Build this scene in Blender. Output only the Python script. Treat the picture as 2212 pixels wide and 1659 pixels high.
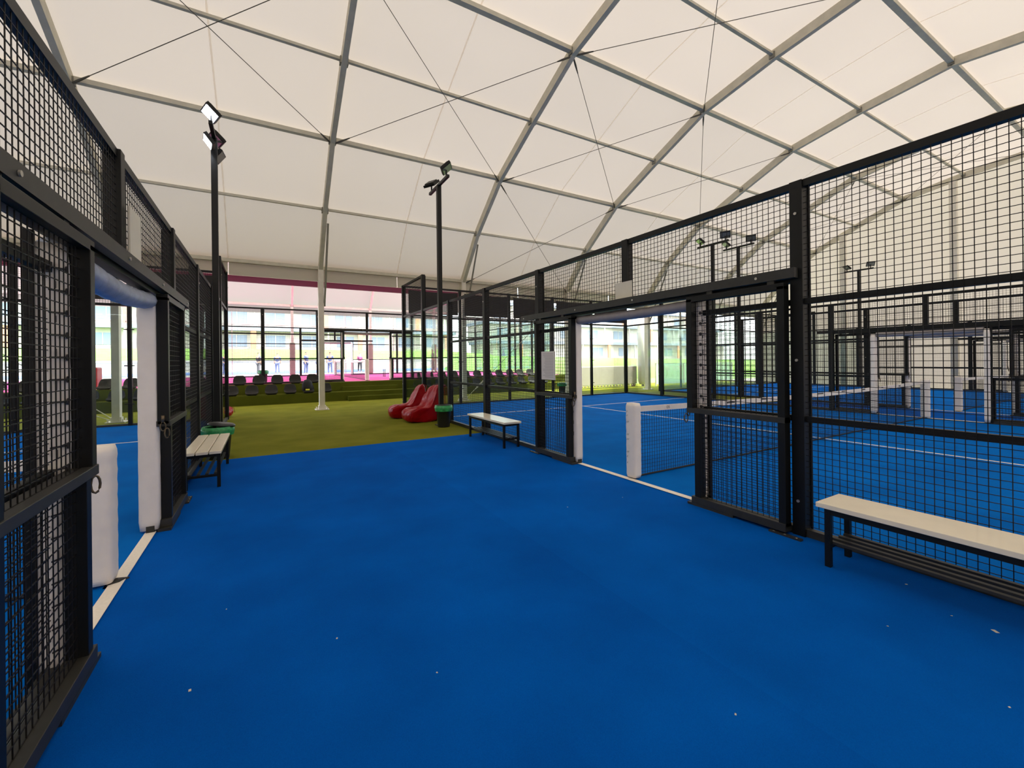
import bpy, bmesh, math, random
from mathutils import Vector, Matrix
random.seed(7)
for o in list(bpy.data.objects): bpy.data.objects.remove(o)
SC = bpy.context.scene
COL = SC.collection

# ------------------------------------------------------------------ camera, sky, sun, exposure
FPX, CXP, HZP, TH, CAMH, RO = 920.8, 1106.0, 778.7, 0.5261, 1.525, -0.0111
cd = bpy.data.cameras.new('camera'); cam = bpy.data.objects.new('camera', cd); COL.objects.link(cam)
fw = Vector((math.sin(TH), math.cos(TH), 0)); rt = Vector((math.cos(TH), -math.sin(TH), 0)); up = Vector((0, 0, 1))
rt2 = rt * math.cos(RO) + up * math.sin(RO)
up2 = up * math.cos(RO) - rt * math.sin(RO)
cam.matrix_world = Matrix(((rt2.x, up2.x, -fw.x, 0), (rt2.y, up2.y, -fw.y, 0), (rt2.z, up2.z, -fw.z, CAMH), (0, 0, 0, 1)))
cd.sensor_fit = 'HORIZONTAL'; cd.sensor_width = 36.0
cd.lens = FPX / 2212 * 36.0
cd.shift_y = -(829.5 - HZP) / 2212
cd.clip_start = 0.05; cd.clip_end = 400
SC.camera = cam

w = bpy.data.worlds.new('world'); SC.world = w; w.use_nodes = True
wn = w.node_tree; wn.nodes.clear()
wo = wn.nodes.new('ShaderNodeOutputWorld'); wb = wn.nodes.new('ShaderNodeBackground')
sky = wn.nodes.new('ShaderNodeTexSky'); sky.sky_type = 'NISHITA'; sky.sun_disc = False
sky.sun_elevation = math.radians(52); sky.sun_rotation = math.radians(150); sky.air_density = 1.0; sky.dust_density = 3.0
mixw = wn.nodes.new('ShaderNodeMix'); mixw.data_type = 'RGBA'; mixw.inputs[0].default_value = 0.80
wn.links.new(sky.outputs[0], mixw.inputs[6]); mixw.inputs[7].default_value = (0.95, 0.96, 0.97, 1)
wn.links.new(mixw.outputs[2], wb.inputs[0]); wb.inputs[1].default_value = 4.7
wn.links.new(wb.outputs[0], wo.inputs[0])

sl = bpy.data.lights.new('sun', 'SUN'); sl.energy = 12.5; sl.angle = math.radians(3); sl.color = (1.0, 0.93, 0.84)
so = bpy.data.objects.new('sun', sl); COL.objects.link(so)
so.rotation_euler = Vector((-0.40, 0.22, -0.80)).to_track_quat('-Z', 'Y').to_euler(); so.location = (10, -20, 40)

SC.view_settings.view_transform = 'Standard'; SC.view_settings.look = 'None'
SC.view_settings.exposure = 0.12; SC.view_settings.gamma = 1.0; SC.view_settings.use_curve_mapping = False
SC.cycles.max_bounces = 10; SC.cycles.diffuse_bounces = 5; SC.cycles.glossy_bounces = 3
SC.cycles.transmission_bounces = 6; SC.cycles.transparent_max_bounces = 24
SC.cycles.caustics_reflective = False; SC.cycles.caustics_refractive = False
SC.cycles.sample_clamp_indirect = 8.0
SC.cycles.use_denoising = True
try: SC.cycles.denoiser = 'OPENIMAGEDENOISE'
except Exception: pass

# ------------------------------------------------------------------ materials
def lin(c):
    return tuple((x / 12.92 if x <= 0.04045 else ((x + 0.055) / 1.055) ** 2.4) for x in [v / 255 for v in c]) + (1,)
def mat(name, rgb, rough=0.6, metal=0.0, noise=0.0, nscale=20, bump=0.0, bscale=200, emit=None, spec=0.5):
    m = bpy.data.materials.new(name); m.use_nodes = True; nt = m.node_tree; b = nt.nodes['Principled BSDF']
    c = lin(rgb)
    b.inputs['Base Color'].default_value = c; b.inputs['Roughness'].default_value = rough; b.inputs['Metallic'].default_value = metal
    b.inputs['Specular IOR Level'].default_value = spec
    tc = nt.nodes.new('ShaderNodeTexCoord')
    if noise:
        n = nt.nodes.new('ShaderNodeTexNoise'); n.inputs['Scale'].default_value = nscale; n.inputs['Detail'].default_value = 5
        nt.links.new(tc.outputs['Object'], n.inputs['Vector'])
        mp = nt.nodes.new('ShaderNodeMapRange'); mp.inputs[1].default_value = 0.3; mp.inputs[2].default_value = 0.7
        mp.inputs[3].default_value = 1 - noise; mp.inputs[4].default_value = 1 + noise
        nt.links.new(n.outputs[0], mp.inputs[0])
        hs = nt.nodes.new('ShaderNodeHueSaturation'); hs.inputs['Color'].default_value = c
        nt.links.new(mp.outputs[0], hs.inputs['Value']); nt.links.new(hs.outputs[0], b.inputs['Base Color'])
    if bump:
        n2 = nt.nodes.new('ShaderNodeTexNoise'); n2.inputs['Scale'].default_value = bscale; n2.inputs['Detail'].default_value = 3
        nt.links.new(tc.outputs['Object'], n2.inputs['Vector'])
        bp = nt.nodes.new('ShaderNodeBump'); bp.inputs['Strength'].default_value = bump; bp.inputs['Distance'].default_value = 0.01
        nt.links.new(n2.outputs[0], bp.inputs['Height']); nt.links.new(bp.outputs[0], b.inputs['Normal'])
    if emit:
        b.inputs['Emission Color'].default_value = lin(emit[0]); b.inputs['Emission Strength'].default_value = emit[1]
    return m
TR_K = 0.152
def fabric(name, rgb, trans, tmix=0.5, wr=0.02, k=None):
    """coated tent fabric: part diffuse, part translucent"""
    m = bpy.data.materials.new(name); m.use_nodes = True; nt = m.node_tree; nt.nodes.clear()
    out = nt.nodes.new('ShaderNodeOutputMaterial'); mx = nt.nodes.new('ShaderNodeMixShader')
    d = nt.nodes.new('ShaderNodeBsdfDiffuse'); t = nt.nodes.new('ShaderNodeBsdfTranslucent')
    tc = nt.nodes.new('ShaderNodeTexCoord'); n = nt.nodes.new('ShaderNodeTexNoise'); n.inputs['Scale'].default_value = 0.35; n.inputs['Detail'].default_value = 6
    mp = nt.nodes.new('ShaderNodeMapRange'); mp.inputs[3].default_value = 1 - wr * 3; mp.inputs[4].default_value = 1 + wr * 3
    nt.links.new(tc.outputs['Object'], n.inputs[0]); nt.links.new(n.outputs[0], mp.inputs[0])
    hs = nt.nodes.new('ShaderNodeHueSaturation'); k = TR_K if k is None else k; tl = lin(trans); hs.inputs['Color'].default_value = (tl[0] * k, tl[1] * k, tl[2] * k, 1)
    nt.links.new(mp.outputs[0], hs.inputs['Value']); nt.links.new(hs.outputs[0], t.inputs[0])
    d.inputs[0].default_value = lin(rgb)
    mx.inputs[0].default_value = tmix
    nt.links.new(d.outputs[0], mx.inputs[1]); nt.links.new(t.outputs[0], mx.inputs[2]); nt.links.new(mx.outputs[0], out.inputs[0])
    return m
def glass(name, tint, fmin=0.04, k=0.6):
    m = bpy.data.materials.new(name); m.use_nodes = True; nt = m.node_tree; nt.nodes.clear()
    out = nt.nodes.new('ShaderNodeOutputMaterial'); mx = nt.nodes.new('ShaderNodeMixShader')
    tr = nt.nodes.new('ShaderNodeBsdfTransparent'); tr.inputs[0].default_value = tint
    g = nt.nodes.new('ShaderNodeBsdfGlossy'); g.inputs['Roughness'].default_value = 0.01
    lw = nt.nodes.new('ShaderNodeFresnel'); lw.inputs[0].default_value = 1.45
    ml = nt.nodes.new('ShaderNodeMath'); ml.operation = 'MULTIPLY'; ml.inputs[1].default_value = k
    nt.links.new(lw.outputs[0], ml.inputs[0]); nt.links.new(ml.outputs[0], mx.inputs[0])
    nt.links.new(tr.outputs[0], mx.inputs[1]); nt.links.new(g.outputs[0], mx.inputs[2]); nt.links.new(mx.outputs[0], out.inputs[0])
    return m

def hazy(name):
    m = bpy.data.materials.new(name); m.use_nodes = True; nt = m.node_tree; nt.nodes.clear()
    out = nt.nodes.new('ShaderNodeOutputMaterial'); mx = nt.nodes.new('ShaderNodeMixShader'); mx.inputs[0].default_value = .45
    tr = nt.nodes.new('ShaderNodeBsdfTransparent'); d = nt.nodes.new('ShaderNodeBsdfTranslucent'); d.inputs[0].default_value = lin((225, 232, 236))
    nt.links.new(tr.outputs[0], mx.inputs[1]); nt.links.new(d.outputs[0], mx.inputs[2]); nt.links.new(mx.outputs[0], out.inputs[0])
    return m
def carpet(name, rgb, rgb2, fine=260, rough=0.95, strip=None):
    m = bpy.data.materials.new(name); m.use_nodes = True; nt = m.node_tree; b = nt.nodes['Principled BSDF']
    b.inputs['Roughness'].default_value = rough; b.inputs['Specular IOR Level'].default_value = 0.03
    tc = nt.nodes.new('ShaderNodeTexCoord')
    n = nt.nodes.new('ShaderNodeTexNoise'); n.inputs['Scale'].default_value = fine; n.inputs['Detail'].default_value = 4; n.inputs['Roughness'].default_value = 0.8
    n2 = nt.nodes.new('ShaderNodeTexNoise'); n2.inputs['Scale'].default_value = 1.3; n2.inputs['Detail'].default_value = 4
    nt.links.new(tc.outputs['Object'], n.inputs[0]); nt.links.new(tc.outputs['Object'], n2.inputs[0])
    ad = nt.nodes.new('ShaderNodeMath'); ad.operation = 'MULTIPLY_ADD'; ad.inputs[1].default_value = 0.6; nt.links.new(n.outputs[0], ad.inputs[0])
    m2 = nt.nodes.new('ShaderNodeMath'); m2.operation = 'MULTIPLY'; m2.inputs[1].default_value = 0.5; nt.links.new(n2.outputs[0], m2.inputs[0])
    nt.links.new(m2.outputs[0], ad.inputs[2])
    mp = nt.nodes.new('ShaderNodeMapRange'); mp.inputs[1].default_value = 0.41; mp.inputs[2].default_value = 0.69; nt.links.new(ad.outputs[0], mp.inputs[0])
    mx = nt.nodes.new('ShaderNodeMix'); mx.data_type = 'RGBA'; mx.inputs[6].default_value = lin(rgb); mx.inputs[7].default_value = lin(rgb2)
    nt.links.new(mp.outputs[0], mx.inputs[0]); nt.links.new(mx.outputs[2], b.inputs['Base Color'])
    bp = nt.nodes.new('ShaderNodeBump'); bp.inputs['Strength'].default_value = 0.5; bp.inputs['Distance'].default_value = 0.006
    nt.links.new(n.outputs[0], bp.inputs['Height']); nt.links.new(bp.outputs[0], b.inputs['Normal'])
    return m

M = dict(
    blue=carpet('blue_turf', (0, 80, 170), (0, 98, 200)),
    blue2=carpet('blue_turf_court', (0, 96, 184), (0, 116, 212)),
    bluec=carpet('blue_turf_strip', (0, 84, 176), (0, 101, 204)),
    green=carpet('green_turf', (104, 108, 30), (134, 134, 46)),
    greenshade=carpet('shaded_step_turf', (66, 72, 20), (90, 94, 30)),  # same turf as the floor, darkened to stand in for shade on the risers
    pink=carpet('pink_turf', (232, 96, 160), (244, 112, 176)),
    line=mat('line_white', (244, 236, 222), 0.9, noise=0.05, nscale=60),
    steel=mat('black_steel', (17, 18, 17), 0.45, noise=0.15, nscale=9, spec=0.28),
    steel2=mat('black_steel_worn', (44, 43, 38), 0.5, noise=0.2, nscale=14),
    wire=mat('black_wire', (22, 20, 20), 0.55, spec=.3),
    alu=mat('tent_aluminium', (206, 200, 180), 0.55, 0.0, noise=0.08, nscale=5),
    alud=mat('tent_aluminium_dull', (140, 137, 124), 0.55, 0.0, noise=0.12, nscale=4),
    alupale=mat('painted_column', (228, 222, 208), 0.5, noise=0.06, nscale=6),
    cable=mat('steel_cable', (92, 88, 80), 0.5, 0.4),
    seam=fabric('roof_seam', (235, 228, 216), (250, 244, 236), 0.9, 0.0, 0.93),
    roof=fabric('roof_fabric', (226, 219, 206), (238, 222, 200), 0.5),
    gable=fabric('gable_fabric', (232, 226, 212), (240, 228, 208), 0.5),
    gablev=fabric('gable_side_fabric', (226, 220, 206), (238, 224, 204), 0.55),
    val=fabric('valance_fabric', (232, 228, 208), (236, 226, 198), 0.5),
    pinkroof=fabric('pink_hall_fabric', (206, 212, 200), (232, 222, 204), 0.66),
    purple=mat('purple_gutter', (150, 58, 96), 0.6),
    pad=mat('white_pad', (246, 238, 228), 0.55, noise=0.03, nscale=8, bump=0.25, bscale=14),
    padbounce=mat('blue_bounce_pad', (160, 170, 190), 0.5, noise=0.15, nscale=12, bump=0.4, bscale=14),  # white sleeve with the blue bounce off the turf put into its colour
    padshade=mat('grey_shade_pad', (152, 146, 146), 0.5, noise=0.06, nscale=12, bump=0.3, bscale=14),  # white sleeve greyed in its colour for the shade under the lintel
    mark=mat('dark_print', (60, 58, 60), 0.7),
    greenink=mat('green_scribble', (58, 110, 96), 0.7),
    net=mat('net_cord', (18, 22, 30), 0.7),
    tape=mat('net_tape', (244, 236, 224), 0.7, noise=0.03, nscale=15),
    bench=mat('bench_top_laminate', (250, 240, 216), 0.22, noise=0.03, nscale=5, spec=0.5),
    board=mat('white_board', (226, 220, 200), 0.5, noise=0.03, nscale=6),
    paper=mat('notice_paper', (228, 222, 214), 0.6),
    banner=mat('dark_banner', (42, 38, 35), 0.8, noise=0.15, nscale=3, bump=0.6, bscale=5),
    letter=mat('pale_letter', (205, 200, 190), 0.7),
    red=mat('red_vinyl', (152, 0, 16), 0.36, noise=0.06, nscale=5, bump=0.35, bscale=7, spec=0.22),
    bin=mat('black_plastic', (26, 26, 26), 0.45),
    bag=mat('green_bag_film', (44, 150, 84), 0.3, noise=0.25, nscale=22, bump=0.8, bscale=25),
    seat=mat('charcoal_seat_plastic', (38, 37, 33), 0.65, spec=.25),
    bolt=mat('zinc_bolt', (190, 185, 172), 0.35, 0.6),
    chrome=mat('padlock_metal', (112, 98, 78), 0.4, 0.8),
    brownpad=mat('brown_column_pad', (166, 152, 136), 0.7),
    lampoff=mat('lamp_glass_off', (120, 120, 112), 0.2),
    lampon=mat('lamp_led_on', (255, 255, 255), 0.5, emit=((235, 242, 255), 40.0)),
    yellow=mat('yellow_plastic', (214, 216, 70), 0.5),
    black=mat('black_cloth', (24, 24, 26), 0.8),
    lawn=mat('outdoor_lawn', (112, 146, 66), 0.95, noise=0.15, nscale=1.5),
    outblue=mat('outdoor_blue_court', (80, 108, 160), 0.9),
    pave=mat('pale_paving', (146, 140, 130), 0.9, noise=0.05, nscale=2),
    wallw=mat('white_render', (184, 178, 166), 0.8, noise=0.04, nscale=1),
    wallb=mat('grey_blue_cladding', (128, 138, 150), 0.7),
    wing=mat('dark_window_glass', (124, 138, 156), 0.4),
    orange=mat('orange_paint', (190, 128, 96), 0.7),
    barrier=mat('white_barrier', (196, 190, 176), 0.7, noise=0.04, nscale=3),
    skin=mat('skin', (196, 150, 124), 0.6), hair=mat('dark_hair', (42, 34, 30), 0.7),
    cl_grey=mat('grey_clothes', (96, 98, 104), 0.8), cl_blue=mat('blue_clothes', (92, 104, 150), 0.8),
    cl_plum=mat('plum_clothes', (128, 60, 96), 0.8), cl_dark=mat('dark_trousers', (48, 50, 58), 0.8),
    scrap=mat('white_scrap', (214, 206, 190), 0.8),
    glass=glass('court_glass', (0.90, 0.95, 0.92, 1)),
    clear=glass('clear_window_film', (0.94, 0.96, 0.96, 1), k=0.5),
)

# ------------------------------------------------------------------ mesh helpers
class MB:
    def __init__(s): s.v = []; s.f = []
    def quad(s, a, b, c, d):
        i = len(s.v); s.v += [tuple(a), tuple(b), tuple(c), tuple(d)]; s.f.append((i, i + 1, i + 2, i + 3)); return s
    def box(s, x0, x1, y0, y1, z0, z1, T=None):
        P = [(x0, y0, z0), (x1, y0, z0), (x1, y1, z0), (x0, y1, z0), (x0, y0, z1), (x1, y0, z1), (x1, y1, z1), (x0, y1, z1)]
        if T: P = [tuple(T(*p)) for p in P]
        i = len(s.v); s.v += P
        s.f += [tuple(i + k for k in q) for q in ((0, 3, 2, 1), (4, 5, 6, 7), (0, 1, 5, 4), (1, 2, 6, 5), (2, 3, 7, 6), (3, 0, 4, 7))]
        return s
    def bar(s, p, q, wx, wz, upv=(0, 0, 1), caps=True):
        """rectangular bar from p to q, wx wide across, wz along upv"""
        p = Vector(p); q = Vector(q); d = (q - p).normalized(); u = Vector(upv)
        if abs(d.dot(u)) > 0.99: u = Vector((1, 0, 0))
        side = d.cross(u).normalized(); u = side.cross(d).normalized()
        i = len(s.v)
        for e in (p, q):
            for a, b in ((-1, -1), (1, -1), (1, 1), (-1, 1)): s.v.append(tuple(e + side * a * wx / 2 + u * b * wz / 2))
        s.f += [(i, i + 1, i + 5, i + 4), (i + 1, i + 2, i + 6, i + 5), (i + 2, i + 3, i + 7, i + 6), (i + 3, i, i + 4, i + 7)]
        if caps: s.f += [(i + 3, i + 2, i + 1, i), (i + 4, i + 5, i + 6, i + 7)]
        return s
    def tube(s, pts, r, n=8, closed=False, caps=True):
        pts = [Vector(p) for p in pts]; rings = []
        for k, p in enumerate(pts):
            if closed: d = pts[(k + 1) % len(pts)] - pts[k - 1]
            else: d = pts[min(k + 1, len(pts) - 1)] - pts[max(k - 1, 0)]
            d.normalize(); u = Vector((0, 0, 1)) if abs(d.z) < 0.9 else Vector((1, 0, 0))
            a = d.cross(u).normalized(); b = a.cross(d).normalized()
            rr = r[k] if isinstance(r, (list, tuple)) else r
            i = len(s.v)
            for j in range(n):
                t = 2 * math.pi * j / n; s.v.append(tuple(p + a * math.cos(t) * rr + b * math.sin(t) * rr))
            rings.append(i)
        m = len(rings)
        for k in range(m if closed else m - 1):
            A = rings[k]; B = rings[(k + 1) % m]
            for j in range(n): s.f.append((A + j, A + (j + 1) % n, B + (j + 1) % n, B + j))
        if caps and not closed:
            s.f.append(tuple(rings[0] + j for j in range(n))[::-1]); s.f.append(tuple(rings[-1] + j for j in range(n)))
        return s
    def lathe(s, prof, c=(0, 0, 0), n=24, sx=1, sy=1, wob=None):
        i0 = len(s.v)
        for k, (r, z) in enumerate(prof):
            for j in range(n):
                t = 2 * math.pi * j / n; q = 1 + (wob(k, t) if wob else 0)
                s.v.append((c[0] + r * q * math.cos(t) * sx, c[1] + r * q * math.sin(t) * sy, c[2] + z))
        for k in range(len(prof) - 1):
            for j in range(n):
                a = i0 + k * n + j; b = i0 + k * n + (j + 1) % n
                s.f.append((a, b, b + n, a + n))
        return s
    def disc(s, c, nrm, r, th=0.006, n=10):
        c = Vector(c); nrm = Vector(nrm).normalized()
        return s.tube([c, c + nrm * th], r, n)
    def build(s, name, m, parent=None, smooth=False, bevel=0.0, loc=None):
        me = bpy.data.meshes.new(name); me.from_pydata(s.v, [], s.f); me.validate()
        bm = bmesh.new(); bm.from_mesh(me); bmesh.ops.recalc_face_normals(bm, faces=bm.faces); bm.to_mesh(me); bm.free()
        me.materials.append(M[m] if isinstance(m, str) else m)
        o = bpy.data.objects.new(name, me); COL.objects.link(o)
        if loc is not None:
            # move the origin to loc while the mesh stays where it is
            me.transform(Matrix.Translation(-Vector(loc))); o.location = loc
        if parent is not None:
            o.parent = parent
            o.matrix_parent_inverse = parent.matrix_basis.inverted()
        if smooth: me.polygons.foreach_set('use_smooth', [True] * len(me.polygons))
        if bevel:
            b = o.modifiers.new('bevel', 'BEVEL'); b.width = bevel; b.segments = 2; b.limit_method = 'ANGLE'
        return o
def tag(o, label, cat, group=None, kind=None):
    if label: o['label'] = label
    if cat: o['category'] = cat
    if group: o['group'] = group
    if kind: o['kind'] = kind
    return o
def thing(name, label, cat, loc=(0, 0, 0), group=None, rz=0):
    o = bpy.data.objects.new(name, None); COL.objects.link(o); o.location = loc; o.rotation_euler = (0, 0, rz); o.empty_display_size = 0.1
    return tag(o, label, cat, group)
def struct(o): o['kind'] = 'structure'; return o
def local(o, parent):
    """parent a mesh whose coordinates are already local to the parent"""
    o.parent = parent; o.matrix_parent_inverse = Matrix.Identity(4); return o
def dup(root, loc, rz, label, group=None):
    r = root.copy(); COL.objects.link(r); r.location = loc; r.rotation_euler = (0, 0, rz); r['label'] = label
    if group: r['group'] = group
    for ch in list(root.children):
        c = ch.copy(); COL.objects.link(c); c.parent = r
        for g in list(ch.children):
            d = g.copy(); COL.objects.link(d); d.parent = c
    return r
def text_mesh(name, body, size, m, mw, parent, ext=0.0):
    cu = bpy.data.curves.new(name, 'FONT'); cu.body = body; cu.size = size; cu.extrude = ext; cu.align_x = 'CENTER'; cu.align_y = 'CENTER'
    t = bpy.data.objects.new(name, cu); COL.objects.link(t)
    bpy.context.view_layer.update()
    me = bpy.data.meshes.new_from_object(t.evaluated_get(bpy.context.evaluated_depsgraph_get()))
    bpy.data.objects.remove(t)
    me.transform(mw); me.materials.clear(); me.materials.append(M[m])
    o = bpy.data.objects.new(name, me); COL.objects.link(o)
    if parent: o.parent = parent; o.matrix_parent_inverse = parent.matrix_basis.inverted()
    return o

# ------------------------------------------------------------------ tent geometry
ARX = [-13.4, -8.4, -3.4, 1.6, 6.6, 11.6, 16.6, 21.6, 26.6]
NODES = [(15.06, 4.56), (13.74, 6.06), (12.04, 7.36), (10.09, 8.26), (8.23, 9.06), (6.17, 9.43), (4.06, 9.67)]
YC = 4.06
PROF = NODES + [(2 * YC - y, z) for y, z in NODES[-2::-1]]       # far eave .. ridge .. near eave
NAMES_ROW = ['at the far eave', 'just above the far eave', 'at the lower bend of the roof', 'between the two bends of the far slope', 'at the upper bend of the roof', 'just below the ridge on the far side', 'along the ridge']
def off(k, d, P=PROF):
    a = Vector(P[max(k - 1, 0)]); b = Vector(P[min(k + 1, len(P) - 1)]); t = (b - a).normalized(); n = Vector((t.y, -t.x))
    if n.y < 0: n = -n
    p = Vector(P[k]) + n * d; return p.x, p.y

# roof skin, one sheet per 5 m bay (a closed setting)
def skin(P, X0, X1, d, m, nm, sub=1):
    mb = MB(); Q = [off(k, d, P) for k in range(len(P))]
    for k in range(len(Q) - 1):
        mb.quad((X0, Q[k][0], Q[k][1]), (X1, Q[k][0], Q[k][1]), (X1, Q[k + 1][0], Q[k + 1][1]), (X0, Q[k + 1][0], Q[k + 1][1]))
    return struct(mb.build(nm, m))
for a, b in zip(ARX[:-1], ARX[1:]):
    skin(PROF, a, b, 0.13, 'roof', 'ceiling')
# mid-bay welded seams
for a, b in zip(ARX[:-1], ARX[1:]):
    mb = MB(); x = (a + b) / 2
    for k in range(len(PROF) - 1):
        p = off(k, 0.118); q = off(k + 1, 0.118)
        mb.quad((x - .017, p[0], p[1]), (x + .017, p[0], p[1]), (x + .017, q[0], q[1]), (x - .017, q[0], q[1]))
    struct(mb.build('trim_1', 'seam'))

arch_lab = {-13.4: 'against the left end wall', -8.4: 'far left behind the left court', -3.4: 'above the left court, crossing the upper left corner',
            1.6: 'rising from the pale column on the green turf', 6.6: 'landing behind the beanbags and litter bin', 11.6: 'third from the green steps, over the right court',
            16.6: 'over the gap between the two right courts', 21.6: 'over the farthest court', 26.6: 'framing the far right end wall'}
for x in ARX:
    ar = thing('tent_arch', 'grey aluminium tent arch ' + arch_lab[x], 'arch', (x, 15.06, 0))
    rows = list(range(0, len(PROF)))
    for k in range(len(PROF) - 1):
        mb = MB(); mb.bar((x, *PROF[k]), (x, *PROF[k + 1]), 0.12, 0.24, (0, 0, 1)); 
        mb.build('rafter', 'alu', ar)
    for (yy, zz) in (PROF[0], PROF[-1]):
        MB().box(x - .08, x + .08, yy - .12, yy + .12, 0.02, zz + .08).build('column', 'alupale', ar)
        b = MB().box(x - .2, x + .2, yy - .2, yy + .2, 0.0, .025)
        for sx in (-1, 1):
            for sy in (-1, 1): b.tube([(x + sx * .15, yy + sy * .15, 0), (x + sx * .15, yy + sy * .15, .09)], .018, 6)
            b.box(x + sx * .09 - .02, x + sx * .09 + .02, yy - .1, yy + .1, .02, .14)
        b.build('base_plate', 'alupale', ar)
    y1, z1 = PROF[1]
    MB().tube([(x + .1, 15.0, 3.35), (x + .1, 13.9, 5.72)], .032, 8).build('knee_brace', 'alud', ar)
    hb = MB()
    for k in (1, 2, 3, 4, 5, 6):
        y, z = PROF[k]
        hb.box(x - .09, x + .09, y - .07, y + .07, z - .09, z + .06)
    hb.build('joint_plates', 'alud', ar)
# purlins
for k in range(len(NODES)):
    y, z = NODES[k]; big = k in (0, 2, 4, 6)
    pu = thing('roof_purlin', 'long grey roof purlin running ' + NAMES_ROW[k], 'purlin', (ARX[0], y, z))
    for a, b in zip(ARX[:-1], ARX[1:]):
        MB().bar((a + .06, y, z + .02), (b - .06, y, z + .02), .13 if big else .08, .10 if big else .06).build('purlin_bar', 'alu', pu)
for k in range(len(NODES) + 0, len(PROF)):
    y, z = PROF[k]; big = k % 2 == 0
    if z < 7: continue
    pu = thing('roof_purlin', 'long grey roof purlin on the near slope overhead, ' + {7: 'first', 8: 'second', 9: 'third', 10: 'fourth'}.get(k, 'last') + ' from the ridge', 'purlin', (ARX[0], y, z))
    for a, b in zip(ARX[:-1], ARX[1:]):
        MB().bar((a + .06, y, z + .02), (b - .06, y, z + .02), .13 if big else .08, .10 if big else .06).build('purlin_bar', 'alu', pu)
# bracing cables (crosses between arches)
def cable(xa, ka, xb, kb, label):
    ya, za = PROF[ka]; yb, zb = PROF[kb]
    A = Vector((xa, ya, za - .1)); B = Vector((xb, yb, zb - .1)); d = (B - A).normalized()
    c = thing('brace_cable', label, 'cable', A, 'thin steel bracing cables under the roof')
    MB().tube([A + d * .25, B - d * .25], .008, 6).build('cable', 'cable', c)
    MB().tube([A + d * .06, A + d * .25, A + d * .5], [.02, .026, .014], 6).build('turnbuckle', 'cable', c)
    MB().tube([B - d * .06, B - d * .25, B - d * .4], [.02, .026, .014], 6).build('turnbuckle', 'cable', c)
bays = [(-3.4, 1.6, ((2, 4), (4, 6)), 'above the lit floodlight'), (1.6, 6.6, ((2, 4),), 'above the unlit floodlight'), (6.6, 11.6, ((0, 2), (2, 4), (4, 6)), 'over the right court'),
        (11.6, 16.6, ((2, 4),), 'past the right court'), (21.6, 26.6, ((2, 4), (4, 6)), 'next to the end wall')]
seg = {(0, 2): 'lower roof facet', (2, 4): 'middle roof facet', (4, 6): 'top roof facet'}
for xa, xb, ss, lab in bays:
    for (a, b) in ss:
        cable(xa, a, xb, b, 'cable %s, %s, one rising to the right' % (lab, seg[(a, b)]))
        cable(xa, b, xb, a, 'cable %s, %s, one falling to the right' % (lab, seg[(a, b)]))
def wallcable(a, b, label):
    A = Vector(a); B = Vector(b); c = thing('brace_cable', label, 'cable', A, 'wall bracing cables by the columns')
    MB().tube([A, B], .011, 6).build('cable', 'alupale', c)
    d = (B - A).normalized(); MB().tube([A + d * .5, A + d * .6, A + d * 1.0, A + d * 1.1], [.012, .028, .028, .012], 6).build('turnbuckle', 'alupale', c)
wallcable((-3.5, 15.06, .1), (-8.3, 15.06, 4.3), 'pale bracing cable at the foot of the column behind the left court, upper strand')
wallcable((-3.5, 15.0, .06), (-6.2, 15.0, 1.35), 'pale bracing cable at the foot of the column behind the left court, lower strand')
wallcable((6.7, 15.06, .1), (11.5, 15.06, 4.3), 'pale bracing cable rising right from the column behind the right court glass')

# end walls and near side wall
def gable(x, sgn, nm):
    mb = MB(); Q = [off(k, 0.13) for k in range(len(PROF))]
    n = len(Q); i = len(mb.v)
    for k in range(n - 1):
        mb.quad((x, Q[k][0], 0), (x, Q[k + 1][0], 0), (x, Q[k + 1][0], Q[k + 1][1]), (x, Q[k][0], Q[k][1]))
    return struct(mb.build(nm, 'gable'))
gable(26.72, 1, 'wall_right'); gable(-13.52, -1, 'wall_left')
struct(MB().quad((ARX[0], 2 * YC - 15.2, 0), (ARX[-1], 2 * YC - 15.2, 0), (ARX[-1], 2 * YC - 15.2, 4.6), (ARX[0], 2 * YC - 15.2, 4.6)).build('wall_back', 'gablev'))
for i, y in enumerate((10.7, 6.5, 2.3, -1.9)):
    zt = [p for p in PROF]
    z = max(0, min(9.5, 8.0 if i == 0 else 9.3 if i == 1 else 9.35 if i == 2 else 8.1))
    gp_ = thing('gable_column', 'pale vertical column on the far right end wall, ' + ('nearer the far side openings', 'right of the small double floodlight', 'beyond the right edge', 'last toward the near side')[i], 'column', (26.6, y, 0), 'columns of the far end wall')
    MB().box(26.46, 26.66, y - .12, y + .12, 0, z).build('column_shaft', 'alupale', gp_)
    MB().box(26.4, 26.7, y - .18, y + .18, 0, .03).build('foot_plate', 'alupale', gp_)
# far side: valance under the eave, purple gutter band
vt = MB(); 
for a, b in zip(ARX[:-1], ARX[1:]):
    for (p, q) in ((a + .08, (a + b) / 2 - .01), ((a + b) / 2 + .01, b - .08)):
        vt.quad((p, 15.12, 4.16 if q < 9 else 4.1), (q, 15.12, 4.16 if q < 9 else 4.1), (q, 15.15, 4.66), (p, 15.15, 4.66))
struct(vt.build('wall_far', 'val'))
struct(MB().box(-13.4, 8.4, 15.2, 15.36, 4.0, 4.17).build('trim_2', 'purple'))
struct(MB().box(8.4, 26.6, 15.14, 15.2, 4.0, 4.12).build('trim_3', 'alud'))
MBt = MB().box(0, .9, -.03, .03, 0, .07)
th = MBt.build('tube_light', 'lampoff', loc=(0, 0, 0)); th.location = (-1.95, 15.28, 3.93); tag(th, 'short grey tube light under the purple gutter, left of the pale column', 'light')

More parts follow.
